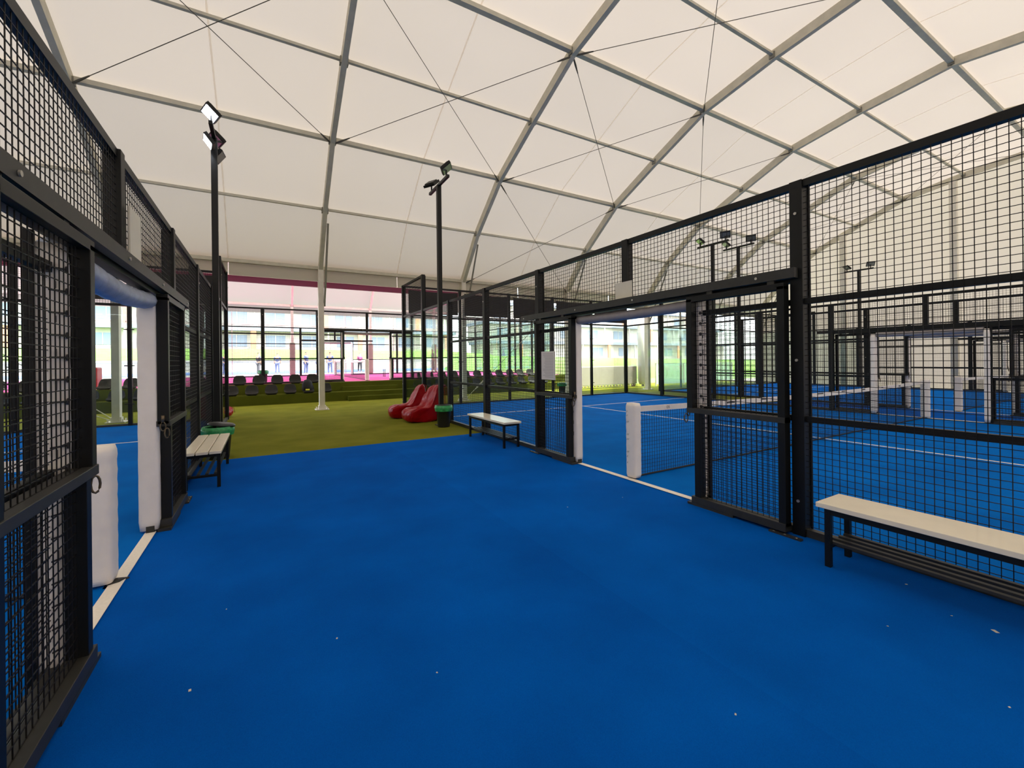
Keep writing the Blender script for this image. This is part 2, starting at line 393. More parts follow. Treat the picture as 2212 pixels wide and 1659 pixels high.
# ------------------------------------------------------------------ floors
GP = struct(MB().box(-13.4, 26.6, -7.1, 19.0, -.3, 0.0).build('floor', 'green'))
XL_ = -.902
def slab(x0, x1, y0, y1, z, m, th=.012):
    return struct(MB().box(x0, x1, y0, y1, z, z + th).build('floor', m))
slab(XL_, 1.95, -7, 8.12, 0.0, 'blue', .006); slab(13.977, 16.17, -6, 8.12, 0.0, 'blue', .006); slab(1.95, 3.977, -7, 8.12, 0.0, 'bluec', .006)
ZC = 0.006
PZ = 0.70
struct(MB().box(-14, 14.4, 18.86, 33.0, 0.0, PZ).build('floor', 'pink'))

# ------------------------------------------------------------------ court builder
class Tf:
    """u along the court, v from side A to side B (outside of side A is -v)"""
    def __init__(s, o, eu, ev): s.o = Vector(o); s.u = Vector(eu); s.v = Vector(ev)
    def __call__(s, u, v, z): return s.o + s.u * u + s.v * v + Vector((0, 0, z))

def grid(T, u0, u1, z0, z1, v, r=0.0021, sp=0.05, along='u'):
    mb = MB()
    P = (lambda a, z: T(a, v, z)) if along == 'u' else (lambda a, z: T(v, a, z))
    n = max(1, round((u1 - u0) / sp)); m = max(1, round((z1 - z0) / sp))
    for i in range(n + 1):
        a = u0 + (u1 - u0) * i / n; mb.bar(P(a, z0), P(a, z1), 2 * r, 2 * r, (0, 0, 1), False)
    for j in range(m + 1):
        z = z0 + (z1 - z0) * j / m; mb.bar(P(u0, z) + Vector((0, 0, 0)), P(u1, z), 2 * r, 2 * r, (0, 0, 1), False)
    return mb

def bolts(T, pts, dv):
    mb = MB()
    for (u, v, z) in pts:
        c = T(u, v, z); n = (T(u, v + dv, z) - c); mb.disc(c, n, .012, .008, 10)
    return mb

def pad_mesh(cx, cy, wx, wy, z0, z1, tw=0.0, rr=0.45, n=20, sag=0.0):
    """rounded padded sleeve with slight bulges"""
    mb = MB(); K = 26; rings = []
    for k in range(K + 1):
        z = z0 + (z1 - z0) * k / K; i = len(mb.v)
        q = 1 + 0.02 * math.sin(k * 1.9) + 0.012 * math.sin(k * 4.3)
        if k in (0, K): q *= .9
        for j in range(n):
            t = 2 * math.pi * j / n; c, s_ = math.cos(t), math.sin(t)
            e = 0.45
            x = math.copysign(abs(c) ** e, c) * wx / 2 * q; y = math.copysign(abs(s_) ** e, s_) * wy / 2 * q
            mb.v.append((cx + x, cy + y, z))
        rings.append(i)
    for k in range(K):
        A, B = rings[k], rings[k + 1]
        for j in range(n): mb.f.append((A + j, A + (j + 1) % n, B + (j + 1) % n, B + j))
    mb.f.append(tuple(rings[0] + j for j in range(n))); mb.f.append(tuple(rings[-1] + j for j in range(n)))
    return mb

def side_fence(T, v, o, umin, umax, label, padw=(.17, .11), under='padshade', lace=False):
    """fence at v, outside direction o (+1/-1 in v). u range clipped to [umin, umax]"""
    root = thing('court_fence', label, 'fence', T(0, v, 0))
    posts = [(u, 3.0) for u in (-6, -4, -2, 2, 4, 6)] + [(-10, 4.0), (-8, 4.0), (8, 4.0), (10, 4.0)]
    ins = lambda u: umin - .01 <= u <= umax + .01
    for u, h in posts:
        if ins(u):
            p = MB().box(u - .05, u + .05, v - .05 , v + .05, 0, h + .03, T).box(u - .065, u + .065, v - o * .055 - .006, v - o * .055 + .006, 0, h, T).build('post', 'steel', root, bevel=.004)
            zs = (.3, 1.5, 2.75) if h < 3.5 else (.25, .8, 1.5, 2.2, 3.6)
            bolts(T, [(u, v + o * .052, z) for z in zs], o).build('bolt', 'bolt', p)
    MB().box(-.05, .05, v - .05, v + .05, 2.27, 3.03, T).build('post', 'steel', root, bevel=.004)
    def rail(a, b, z, h=.06, d=.06, nm='rail', m='steel', dv=0.0):
        a = max(a, umin); b = min(b, umax)
        if b - a > .05: return MB().box(a, b, v + dv - d / 2, v + dv + d / 2, z - h / 2, z + h / 2, T).build(nm, m, root)
    rail(-8, 8, 3.0, nm='top_rail')
    for a, b in ((-10, -8), (8, 10)):
        rail(a, b, 4.0, nm='top_rail'); rail(a, b, 3.0)
    for a, b in ((-6, -4), (-4, -2), (2, 4), (4, 6)):
        if b <= umax and a >= umin:
            for z in (1.0, 2.0): rail(a + .04, b - .04, z, .05, .04)
            grid(T, a + .04, b - .04, .1, 2.98, v + o * .02).build('mesh_panel', 'wire', root)
    for a, b in ((-10, -8), (8, 10)):
        if b <= umax and a >= umin: grid(T, a + .04, b - .04, 3.03, 3.98, v).build('mesh_panel', 'wire', root)
    grid(T, -1.96, 1.96, 2.27, 2.98, v + o * .02).build('mesh_panel', 'wire', root)
    for a, b in ((-1.96, -1.08), (1.08, 1.96)):
        grid(T, a, b, .1, 2.0, v).build('mesh_panel', 'wire', root)
        for z in (1.0, 2.0): rail(a, b, z, .05, .04)
    # lintel with sliding track, running on past the +u post
    MB().box(-2.0, 2.04, v - .04, v + .04, 2.17, 2.27, T).build('lintel', 'steel', root)
    tr = MB().box(-2.02, 2.4, v + o * .09 - .03, v + o * .09 + .03, 2.2, 2.285, T).build('sliding_track', 'steel2', root)
    bolts(T, [(-1.7, v + o * .121, 2.24), (-.2, v + o * .121, 2.24), (.9, v + o * .121, 2.24), (2.3, v + o * .121, 2.24)], o).build('bolt', 'bolt', tr)
    # base rails
    for a, b in ((-10, -.97), (.97, 10)):
        a = max(a, umin); b = min(b, umax)
        MB().box(a, b, v - .03, v + .03, 0, .07, T).build('base_rail', 'steel2', root)
    # glass
    for a, b in ((-10, -8), (-8, -6), (6, 8), (8, 10)):
        if b <= umax and a >= umin:
            MB().box(a + .05, b - .05, v - .006, v + .006, .05, 2.96, T).build('glass_panel', 'glass', root)
    # door posts with white pads
    for u in (-1.06, 1.06):
        c = T(u * 1.0, v, 0); sgu = 1 if u > 0 else -1
        MB().box(u + sgu * .03 - .018, u + sgu * .03 + .018, v - o * .06 - .017, v - o * .06 + .017, 0, 2.17, T).build('door_post', 'steel', root)
        eu = abs(T.u.x) > .5
        a = T(u - sgu * .03, v - o * .01, 0)
        wx, wy = (padw[1], padw[0]) if eu else (padw[0], padw[1])
        pd = pad_mesh(a.x, a.y, wx, wy, T.o.z + .03, T.o.z + 2.12).build('door_pad', 'pad', root, smooth=True)
        pd['label'] = 'white padded sleeve'
        # printed strip and eyelets
        mk = MB()
        for s_ in (1,):
            for k in range(11):
                z = .25 + k * .165
                if k % 6 in (0,): continue
                hh = random.uniform(.03, .06)
                mk.box(u - sgu * .03 + sgu * (padw[1] * .5) - .0 , u - sgu * .03 + sgu * (padw[1] * .5) + .004 * sgu, v + o * padw[0] * .22, v + o * padw[0] * .22 + random.uniform(.003, .006), z, z + hh, T)
                f = v + o * (padw[0] * .5 + .001) - o * .01
                mk.box(u - sgu * .03 + .018, u - sgu * .03 + .018 + random.uniform(.003, .006), f - .002, f + .002, z, z + hh, T)
        mk.build('printed_marks', 'mark', pd)
        if o == -1 and sgu == -1 and T.o.z < .1 and T.o.x < 10:
            proto = None
            for k in range(18):
                z = .16 + k * .108; f = v + o * (padw[0] * .5) - o * .012
                cpt = T(u + sgu * .012, f, z)
                if proto is None:
                    ey = MB(); ey.disc(cpt, T(u, f + o, z) - T(u, f, z), .016, .004, 12)
                    ey.tube([cpt, T(u + sgu * .07, v + o * .02, z)], .005, 5)
                    proto = ey.build('eyelet', 'mark', pd, loc=cpt); z0 = z
                else:
                    q = proto.copy(); COL.objects.link(q); q.parent = pd; q.location = proto.location + Vector((0, 0, z - z0))
    # lintel pad
    A = []; 
    K = 24; mb = MB(); n = 12
    for k in range(K + 1):
        t = k / K; u = -.97 + 1.94 * t; sg = .05 * math.sin(math.pi * t) * (1 if lace else .3)
        i = len(mb.v); rr = (.075 if lace else .06) * (1 + .04 * math.sin(k * 2.3))
        for j in range(n):
            a = 2 * math.pi * j / n; mb.v.append(tuple(T(u, v + math.cos(a) * rr * 1.1 - o * .01, 2.1 - sg + math.sin(a) * rr)))
        A.append(i)
    for k in range(K):
        for j in range(n): mb.f.append((A[k] + j, A[k] + (j + 1) % n, A[k + 1] + (j + 1) % n, A[k + 1] + j))
    mb.f.append(tuple(A[0] + j for j in range(n))); mb.f.append(tuple(A[-1] + j for j in range(n)))
    lp = mb.build('lintel_pad', under, root, smooth=True); lp['label'] = 'padded sleeve under the door lintel'
    return root

def gate(T, v, o, s, label, group='slid open mesh court gates', lock=False):
    """sliding gate parked beside the opening on the s (+1/-1) side"""
    root = thing('sliding_gate', label, 'gate', T(s * 1.5, v + o * .14, 0), group)
    f = v + o * .10; a = s * .97; b = s * 1.945
    lo, hi = min(a, b), max(a, b)
    def bx(u0, u1, z0, z1, nm='frame_bar', m='steel', d=.042):
        return MB().box(min(u0, u1), max(u0, u1), f - d, f + d, z0, z1, T).build(nm, m, root, bevel=.003)
    bx(a, a + s * .065, .98, 2.14); bx(a + s * .085, a + s * .15, .07, .98)
    bx(b, b - s * .06, .07, 2.14)
    bx(lo, hi, 2.11, 2.165); bx(lo, hi, .96, 1.01, 'cross_bar', 'steel2', .05)
    bx(a + s * .05, b, .03, .1, 'base_rail', 'steel2', .05)
    grid(T, min(a + s * .06, b - s * .07), max(a + s * .06, b - s * .07), 1.01, 2.11, f).build('mesh_panel', 'wire', root)
    grid(T, min(a + s * .15, b - s * .06), max(a + s * .15, b - s * .06), .1, .96, f).build('mesh_panel', 'wire', root)
    MB().box(min(a, a + s * .5) , max(a, a + s * .5), f - .05, f + .05, 0, .03, T).build('floor_guide', 'steel2', root)
    pl = MB().box(b - .13, b + .13, f + o * .055 - .02, f + o * .055 + .02, 0.006, .02, T)
    plo = pl.build('floor_plate', 'steel2', root)
    bolts(T, [(b - .09, f + o * .062, .013), (b, f + o * .062, .013), (b + .09, f + o * .062, .013)], o).build('bolt', 'bolt', plo)
    for q in (.25, .85):
        MB().box(a + s * q - .03, a + s * q + .03, f - .01, f + .01, 2.16, 2.2, T).build('hanger', 'steel2', root)
    lk = MB(); c = T(a + s * .0, f, .985)
    lk.tube([T(a - s * .012, f + o * .02 * math.cos(t), .96 + .04 * math.sin(t)) for t in [2 * math.pi * i / 12 for i in range(12)]], .006, 6, True)
    lk.tube([T(a - s * .02 + .01 * math.cos(t), f + o * .03 + .016 * math.cos(t) * o, .90 + .045 * math.sin(t)) for t in [2 * math.pi * i / 12 for i in range(12)]], .006, 6, True)
    lk.tube([T(a - s * .01, f, 1.0), T(a - s * .01, f, 1.06)], .014, 8)
    lk.build('latch_ring', 'chrome', root, smooth=True)
    return root

def back_wall(T, u, vs, label, banners=None, bgroup=None, nb=5):
    root = thing('glass_back_wall', label, 'glass wall', T(u, vs[0], 0))
    for k, vv in enumerate(vs):
        if 0 < k or True:
            if k not in (0,) or True:
                if k == 0 or k == len(vs) - 1: continue
                p = MB().box(u - .05, u + .05, vv - .04, vv + .04, 0, 4.03, T).build('post', 'steel', root, bevel=.004)
                cl = MB()
                for z in (.55, 1.5, 2.4): cl.box(u - .07, u - .05, vv - .1, vv + .1, z - .012, z + .012, T)
                cl.build('glass_clamp', 'steel', p)
    MB().box(u - .03, u + .03, vs[0], vs[-1], 3.97, 4.03, T).build('top_rail', 'steel', root)
    MB().box(u - .03, u + .03, vs[0], vs[-1], 2.98, 3.04, T).build('rail', 'steel', root)
    MB().box(u - .03, u + .03, vs[0], vs[-1], 0, .06, T).build('base_rail', 'steel2', root)
    for a, b in zip(vs[:-1], vs[1:]):
        MB().box(u - .006, u + .006, a + .05, b - .05, .05, 2.96, T).build('glass_panel', 'glass', root)
        grid(T, a + .04, b - .04, 3.04, 3.97, u, along='v').build('mesh_panel', 'wire', root)
    return root

def banner(T, u, a, b, label, group, letters=None):
    mb = MB(); n, m = 14, 8; z0, z1 = 3.12, 3.9; th = .004
    for i in range(n + 1):
        for j in range(m + 1):
            x = a + (b - a) * i / n; z = z0 + (z1 - z0) * j / m
            s_ = .02 * math.sin(3.1 * i / n * math.pi) * (j / m) * (1 - j / m) * 4
            zz = z - (.03 * math.sin(math.pi * i / n) if j == m else 0)
            mb.v.append(tuple(T(u - .06 + s_, x, zz)))
    for i in range(n):
        for j in range(m):
            k = i * (m + 1) + j; mb.f.append((k, k + m + 1, k + m + 2, k + 1))
    o = mb.build('hanging_banner', 'banner', loc=T(u - .06, (a + b) / 2, z0)); tag(o, label, 'banner', group)
    so_ = o.modifiers.new('solid', 'SOLIDIFY'); so_.thickness = .006
    return o

def net(T, v0, v1, label, hpost=.965, padr=.165, ink=False):
    root = thing('court_net', label, 'net', T(0, (v0 + v1) / 2, 0))
    mb = MB(); n = int((v1 - v0) / .045); sag = lambda v: .92 - .05 * math.sin(math.pi * (v - v0) / (v1 - v0))
    zb = .02
    for i in range(n + 1):
        v = v0 + (v1 - v0) * i / n; mb.bar(T(0, v, zb), T(0, v, sag(v) - .02), .0032, .0032, (0, 0, 1), False)
    for j in range(19):
        K = 12
        for k in range(K):
            a = v0 + (v1 - v0) * k / K; b = v0 + (v1 - v0) * (k + 1) / K
            mb.bar(T(0, a, zb + (sag(a) - .04 - zb) * j / 18), T(0, b, zb + (sag(b) - .04 - zb) * j / 18), .0032, .0032, (0, 0, 1), False)
    mb.build('net_mesh', 'net', root)
    tp = MB(); K = 16
    for k in range(K):
        a = v0 + .08 + (v1 - v0 - .16) * k / K; b = v0 + .08 + (v1 - v0 - .16) * (k + 1) / K
        P = [T(-.01, a, sag(a)), T(.01, a, sag(a)), T(.01, b, sag(b)), T(-.01, b, sag(b)), T(-.01, a, sag(a) - .07), T(.01, a, sag(a) - .07), T(.01, b, sag(b) - .07), T(-.01, b, sag(b) - .07)]
        i = len(tp.v); tp.v += [tuple(p) for p in P]
        tp.f += [tuple(i + x for x in q) for q in ((0, 1, 2, 3), (7, 6, 5, 4), (0, 3, 7, 4), (1, 5, 6, 2))]
    tpo = tp.build('net_tape', 'tape', root)
    MB().tube([T(0, v0 + .1, .03), T(0, v1 - .1, .03)], .012, 6).build('bottom_cord', 'net', root)
    for vv, sg in ((v0, -1), (v1, 1)):
        c = T(0, vv + sg * .02, 0)
        po = MB().box(-.04, .04, vv - .04, vv + .04, 0, .9, T).build('net_post', 'steel', root)
        a, b = (padr, padr * .8)
        if abs(T.u.x) > .5: a, b = b, a
        pd = pad_mesh(c.x, c.y, b, a, T.o.z + .03, T.o.z + hpost).build('post_pad', 'pad', root, smooth=True)
        pl = MB().box(-.1, .1, vv - .06 + sg * .06, vv + .06 + sg * .1, 0, .012, T).build('post_foot', 'steel2', root)
        if ink and sg == -1:
            g = MB()
            for z in (.2, .28, .34, .5, .56, .72, .8, .85):
                for k in range(1 + int(z * 10) % 2):
                    y0 = .02 + .012 * k
                    g.tube([c + Vector((-b / 2 - .002, .05 - .02 * k, z - T.o.z * 0 + T.o.z * 0)), c + Vector((-b / 2 - .002, .035 - .02 * k, z + .02))], .002, 5)
            g.build('green_ink_marks', 'greenink', pd)
    return root, tpo

def lines(T, parent, fu=(1, 1), vlim=10, door=(True, True)):
    """white court lines as parts of the court floor"""
    z0, z1 = .0, .003
    def L(u0, u1, v0, v1): MB().box(u0, u1, v0, v1, .0119, .0145, T).build('court_line', 'line', parent)
    for u in (-6.95, 6.95):
        L(u - .025, u + .025, 0.0, vlim)
    L(-7.15, 7.15, 4.975, 5.025)
    for v, d in ((0, door[0]), (10, door[1])):
        if d: L(-1.0, 1.0, v - .04, v + .04)

# ---- right court
XR, YR, XL, YL = 3.977, 3.924, -0.902, 3.982
TR = Tf((XR, YR, 0), (0, 1, 0), (1, 0, 0))
TL = Tf((XL, YL, 0), (0, 1, 0), (-1, 0, 0))
T3 = Tf((16.17, YR, 0), (0, 1, 0), (1, 0, 0))
TP = Tf((3.95, 19.6, PZ), (1, 0, 0), (0, 1, 0))
fr = slab(XR - .0, XR + 10.0, YR - 10, YR + 10, 0, 'blue2'); lines(TR, fr)
fl = slab(XL - 10.0, XL, YL - 10, YL + 10, 0, 'blue2'); lines(TL, fl, door=(True, False))
f3 = slab(16.17, 26.17, YR - 10, YR + 10, 0, 'blue2'); lines(T3, f3)
pf = [o for o in bpy.data.objects if o.name.startswith('floor')]
lines(TP, [o for o in bpy.data.objects if o.name.startswith('floor') and o.data.materials[0] == M['pink']][0])

side_fence(TR, 0, -1, -6, 10, 'long black mesh court fence right of the blue walkway', padw=(.12, .10))
gate(TR, 0, -1, -1, 'open mesh gate at the right of the walkway, nearest the white bench')
gate(TR, 0, -1, 1, 'open mesh gate right of the walkway, with a white notice, by the far bench')
side_fence(TR, 10, 1, -4, 10, 'black mesh fence on the far side of the right court')
gate(TR, 10, 1, 1, 'open gate on the far side of the right court, left of its opening')
gate(TR, 10, 1, -1, 'open gate on the far side of the right court, at the photo right edge')
back_wall(TR, 10, [0, 2, 4, 6, 8, 10], 'tall glass back wall of the right court')
side_fence(TL, 0, -1, -4, 10, 'black mesh court fence left of the blue walkway', padw=(.15, .12), under='padbounce', lace=True)
gate(TL, 0, -1, -1, 'open mesh gate filling the lower left corner, nearest the camera')
gate(TL, 0, -1, 1, 'open mesh gate left of the walkway, beside the plank bench')
back_wall(TL, 10, [0, 2, 4, 6, 8, 10], 'tall glass back wall of the left court')
side_fence(T3, 0, -1, -4, 10, 'near mesh fence of the third court, beyond the right court')
gate(T3, 0, -1, 1, 'open gate of the third court, left of its opening')
gate(T3, 0, -1, -1, 'open gate of the third court, right of its opening')
side_fence(T3, 10, 1, -2, 10, 'farthest mesh fence, in front of the right end wall')
gate(T3, 10, 1, 1, 'farthest open gate, in front of the right end wall')
back_wall(T3, 10, [0, 2, 4, 6, 8, 10], 'glass back wall of the third court, farthest right')
side_fence(TP, 0, -1, -6, 10, 'black mesh fence of the pink court, above the green steps')
gate(TP, 0, -1, -1, 'open gate of the pink court, left of the pink opening')
gate(TP, 0, -1, 1, 'open gate of the pink court, right of the pink opening')
side_fence(TP, 10, 1, -6, 10, 'far mesh fence of the pink court, by the windows')
back_wall(TP, 10, [0, 2, 4, 6, 8, 10], 'glass end wall of the pink court')

rn, rtape = net(TR, .10, 9.90, 'padel net on the right court with white tape and padded posts', padr=.165, ink=True)
text_mesh('net_logo', 'OS', .05, 'mark', Matrix.Translation(TR(-.012, .72, .875)) @ Matrix.Rotation(math.radians(90), 4, 'X'), rtape)
mk = MB()
for k in range(9):
    v = 1.1 + k * .9 + random.uniform(0, .03)
    mk.box(-.0125, -.0105, v, v + random.uniform(.08, .2), .845 + random.uniform(0, .006), .868, TR)
mk.build('printed_marks', 'mark', rtape)
net(TL, .10, 9.90, 'padel net on the left court behind the near gate, white padded post', padr=.18)
net(T3, .10, 9.90, 'padel net on the third court with white padded post, far right')
net(TP, .10, 9.90, 'padel net on the pink court, seen through its opening')

# boards on the fences
def board(T, u0, u1, v, z0, z1, label, name, m, cat):
    o = MB().box(u0, u1, v - .006, v + .006, z0, z1, T).build(name, m, loc=T(u0, v, z0)); return tag(o, label, cat)
b1 = board(TR, -.12, .16, -.045, 2.29, 2.5, 'blank white board on the right fence above the doorway', 'number_board', 'board', 'board')
b2 = board(TL, .02, .33, -.075, 2.3, 2.66, 'blank white board on the left fence above the doorway', 'number_board', 'board', 'board')
b3 = board(TR, 1.36, 1.72, -.152, 1.22, 1.66, 'white printed notice sheet hung on the far right gate', 'notice_sheet', 'paper', 'notice')
mk = MB()
for k in range(16):
    z = 1.62 - k * .024; mk.box(1.40, 1.40 + random.uniform(.2, .28), -.1592, -.1582, z, z + .006, TR)
mk.build('printed_lines', mat('faint_print', (170, 165, 160), .7), b3)

# banners
for k in range(5):
    banner(TR, 10, 2 * k + .15, 2 * k + 1.9, 'dark brown banner on the right court back wall, ' + ('leftmost', 'second from left', 'middle', 'fourth from left', 'rightmost')[k] + ' of five', 'dark banners above the right court glass')
for k in range(3):
    bb = banner(TL, 10, 2 * k + .2, 2 * k + 1.85, 'dark banner on the left court back wall, ' + ('nearest the walkway', 'bearing a pale letter S', 'farthest left')[k], 'dark banners above the left court glass')
    if k == 1:
        text_mesh('banner_letter', 'S', .3, 'letter', Matrix.Translation(TL(9.91, 2.52, 3.5)) @ Matrix.Rotation(math.radians(90), 4, 'X'), bb, .002)

# ------------------------------------------------------------------ flood lights
def flood(x, y, h, label, lit=False, ang=0.0, four=False, fx=-.8):
    r = thing('floodlight_pole', label, 'floodlight', (x, y, 0))
    MB().box(x - .05, x + .05, y - .05, y + .05, 0, h).build('pole', 'steel', r, bevel=.004)
    MB().box(x - .13, x + .13, y - .09, y + .09, 0, .015).build('foot_plate', 'steel2', r)
    ca, sa = math.cos(ang), math.sin(ang)
    R = lambda a, b, z: Vector((x + a * ca - b * sa, y + a * sa + b * ca, z))
    mb = MB(); mb.bar(R(-.62, 0, h), R(.62, 0, h), .06, .06); mb.build('cross_arm', 'steel', r)
    for s_ in (-1, 1):
        # yoke
        a = s_ * .5
        MB().bar(R(a, 0, h + .03), R(a, .0, h + .17), .03, .03).build('bracket', 'steel', r)
        # head: tilted flat box
        c = R(a, 0, h + .22); tilt = math.radians(32) * (s_ if four else 1)
        face = Vector((sa * 0 - sa * 0, 0, 0))
        dirv = (R(0, -1, 0) - R(0, 0, 0)) if not lit else (R(s_, -.25, 0) - R(0, 0, 0)).normalized()
        dirv = Vector((-1, -.35, 0)).normalized() if lit else Vector((fx, s_ * .5, 0)).normalized()
        nrm = (dirv * math.cos(math.radians(50)) - Vector((0, 0, 1)) * math.sin(math.radians(50))).normalized()
        sx = nrm.cross(Vector((0, 0, 1))).normalized(); sy = sx.cross(nrm)
        def hb(w_, hgt, t0, t1):
            m_ = MB(); P = []
            for t in (t0, t1):
                for aa, bb in ((-1, -1), (1, -1), (1, 1), (-1, 1)): P.append(c + sx * aa * w_ / 2 + sy * bb * hgt / 2 + nrm * t)
            m_.v = [tuple(p) for p in P]; m_.f = [(3, 2, 1, 0), (4, 5, 6, 7), (0, 1, 5, 4), (1, 2, 6, 5), (2, 3, 7, 6), (3, 0, 4, 7)]
            return m_
        hd = hb(.34, .27, -.03, .03).build('lamp_head', 'steel', r, bevel=.005)
        fins = hb(.26, .2, -.055, -.03).build('heat_sink', 'steel2', hd)
        hb(.29, .22, .031, .036).build('lamp_glass', 'lampon' if (lit and s_ == -1) else 'lampoff', hd)
    if four:
        # the two lower lamps facing the other court
        for s_ in (-1, 1):
            c = R(s_ * .3, .28 * 0 - .0, h - .2) + Vector((s_ * .05, 0, 0))
            nrm = Vector((s_ * .8, -.1, -.6)).normalized(); sx = nrm.cross(Vector((0, 0, 1))).normalized(); sy = sx.cross(nrm)
            m_ = MB(); P = []
            for t in (-.03, .03):
                for aa, bb in ((-1, -1), (1, -1), (1, 1), (-1, 1)): P.append(c + sx * aa * .15 + sy * bb * .11 + nrm * t)
            m_.v = [tuple(p) for p in P]; m_.f = [(3, 2, 1, 0), (4, 5, 6, 7), (0, 1, 5, 4), (1, 2, 6, 5), (2, 3, 7, 6), (3, 0, 4, 7)]
            hd = m_.build('lamp_head', 'steel', r, bevel=.004)
            m2 = MB(); m2.v = [tuple(c + sx * aa * .13 + sy * bb * .09 + nrm * .034) for aa, bb in ((-1, -1), (1, -1), (1, 1), (-1, 1))]; m2.f = [(0, 1, 2, 3)]
            m2.build('lamp_glass', 'lampon' if s_ == -1 else 'lampoff', hd)
            MB().bar(R(0, 0, h - .12), c - nrm * .03, .025, .025).build('bracket', 'steel', r)
    return r
flood(-.77, 9.62, 5.72, 'tall black floodlight pole left of the walkway, its lamp lit', lit=True, four=True, ang=math.radians(90))
flood(3.66, 9.72, 5.75, 'tall black floodlight pole beside the beanbags, unlit', ang=math.radians(90), fx=.9)
flood(14.16, 9.74, 5.68, 'far floodlight pole, left one of the close pair', ang=math.radians(90))
flood(16.02, 9.92, 5.85, 'far floodlight pole, right one of the close pair', ang=math.radians(90))
flood(26.33, 9.93, 5.95, 'small distant floodlight pole before the far end wall', ang=math.radians(90))

# ------------------------------------------------------------------ benches
def bench(x0, x1, y0, y1, label, planks, h=.46):
    """long side along Y"""
    r = thing('bench', label, 'bench', ((x0 + x1) / 2, (y0 + y1) / 2, 0), 'white-topped benches along the walkway')
    n = planks; g = .012 if n > 1 else 0; wd = (x1 - x0 - g * (n - 1)) / n
    for k in range(n):
        a = x0 + k * (wd + g)
        MB().box(a, a + wd, y0, y1, h - .035, h).build('seat_plank' if n > 1 else 'seat_top', 'bench', r, bevel=.004)
    i = .03
    for (xx, yy) in ((x0 + i, y0 + i + .04), (x1 - i, y0 + i + .04), (x0 + i, y1 - i - .04), (x1 - i, y1 - i - .04)):
        MB().box(xx - .018, xx + .018, yy - .018, yy + .018, 0.006, h - .036).build('leg', 'steel', r)
    for xx in (x0 + i, x1 - i):
        MB().box(xx - .018, xx + .018, y0 + i + .06, y1 - i - .06, h - .075, h - .036).build('frame_rail', 'steel', r)
    for yy in (y0 + i + .04, y1 - i - .04):
        MB().box(x0 + i + .018, x1 - i - .018, yy - .018, yy + .018, h - .075, h - .036).build('frame_rail', 'steel', r)
        MB().box(x0 + i + .018, x1 - i - .018, yy - .015, yy + .015, .14, .168).build('shelf_rail', 'steel', r)
    for k in range(4):
        xx = x0 + i + .035 + (x1 - x0 - 2 * i - .07) * k / 3
        MB().box(xx - .016, xx + .016, y0 + i + .03, y1 - i - .03, .168, .186).build('shelf_slat', 'steel2', r)
    return r
bench(3.50, 3.86, -.35, 1.60, 'long white-topped bench in the right foreground beside the fence', 1)
bench(3.54, 3.88, 6.38, 7.92, 'short white-topped bench by the far right gate and litter bin', 1)
bench(-.86, -.47, 6.32, 7.85, 'three-plank white bench left of the walkway beside the black fence', 3)

# ------------------------------------------------------------------ litter bins
def bin_(x, y, z, r0, h, label, lid=False):
    r = thing('litter_bin', label, 'litter bin', (x, y, z), 'black litter bins with green liners')
    MB().lathe([(0, 0.0), (r0 * .8, 0), (r0 * .82, .02), (r0, h), (r0 + .015, h + .01), (r0 + .015, h + .03), (r0 - .01, h + .03), (r0 * .78, .05), (0, .05)], (x, y, z), 28).build('bin_body', 'bin', r, smooth=True)
    wob = lambda k, t: .03 * math.sin(7 * t + k) + .02 * math.sin(13 * t + 2 * k)
    MB().lathe([(r0 - .02, h - .06), (r0 - .012, h + .035), (r0 + .022, h + .045), (r0 + .04, h - .02), (r0 + .03, h - .09)], (x, y, z), 48, wob=wob).build('bin_liner', 'bag', r, smooth=True)
    if lid:
        m_ = MB().lathe([(0, 0), (r0 * .9, 0), (r0 * 1.02, -.02), (r0 * 1.02, -.035), (0, -.02)], (0, 0, 0), 24)
        o = m_.build('bin_lid', 'bin', None, smooth=True); o.data.transform(Matrix.Translation((x + .05, y + .02, z + h + .09)) @ Matrix.Rotation(math.radians(8), 4, 'Y'))
        o.parent = r; o.matrix_parent_inverse = r.matrix_basis.inverted()
    else:
        MB().lathe([(0, .02), (r0 * .6, .06), (r0 * .98, .05), (r0, .03)], (x, y, z + h), 24).build('bin_rim', 'bin', r, smooth=True)
    return r
bin_(3.60, 9.40, 0, .17, .46, 'black bin with a green liner between the beanbags and far bench')
bin_(-.66, 8.35, 0, .19, .47, 'black bin with a green liner behind the plank bench', lid=True)
bin_(-.05, 20.15, PZ, .16, .48, 'small dark bin inside the pink court')
bin_(11.0, 14.7, 0, .16, .5, 'green-topped bin behind the right court glass, by the white barrier')

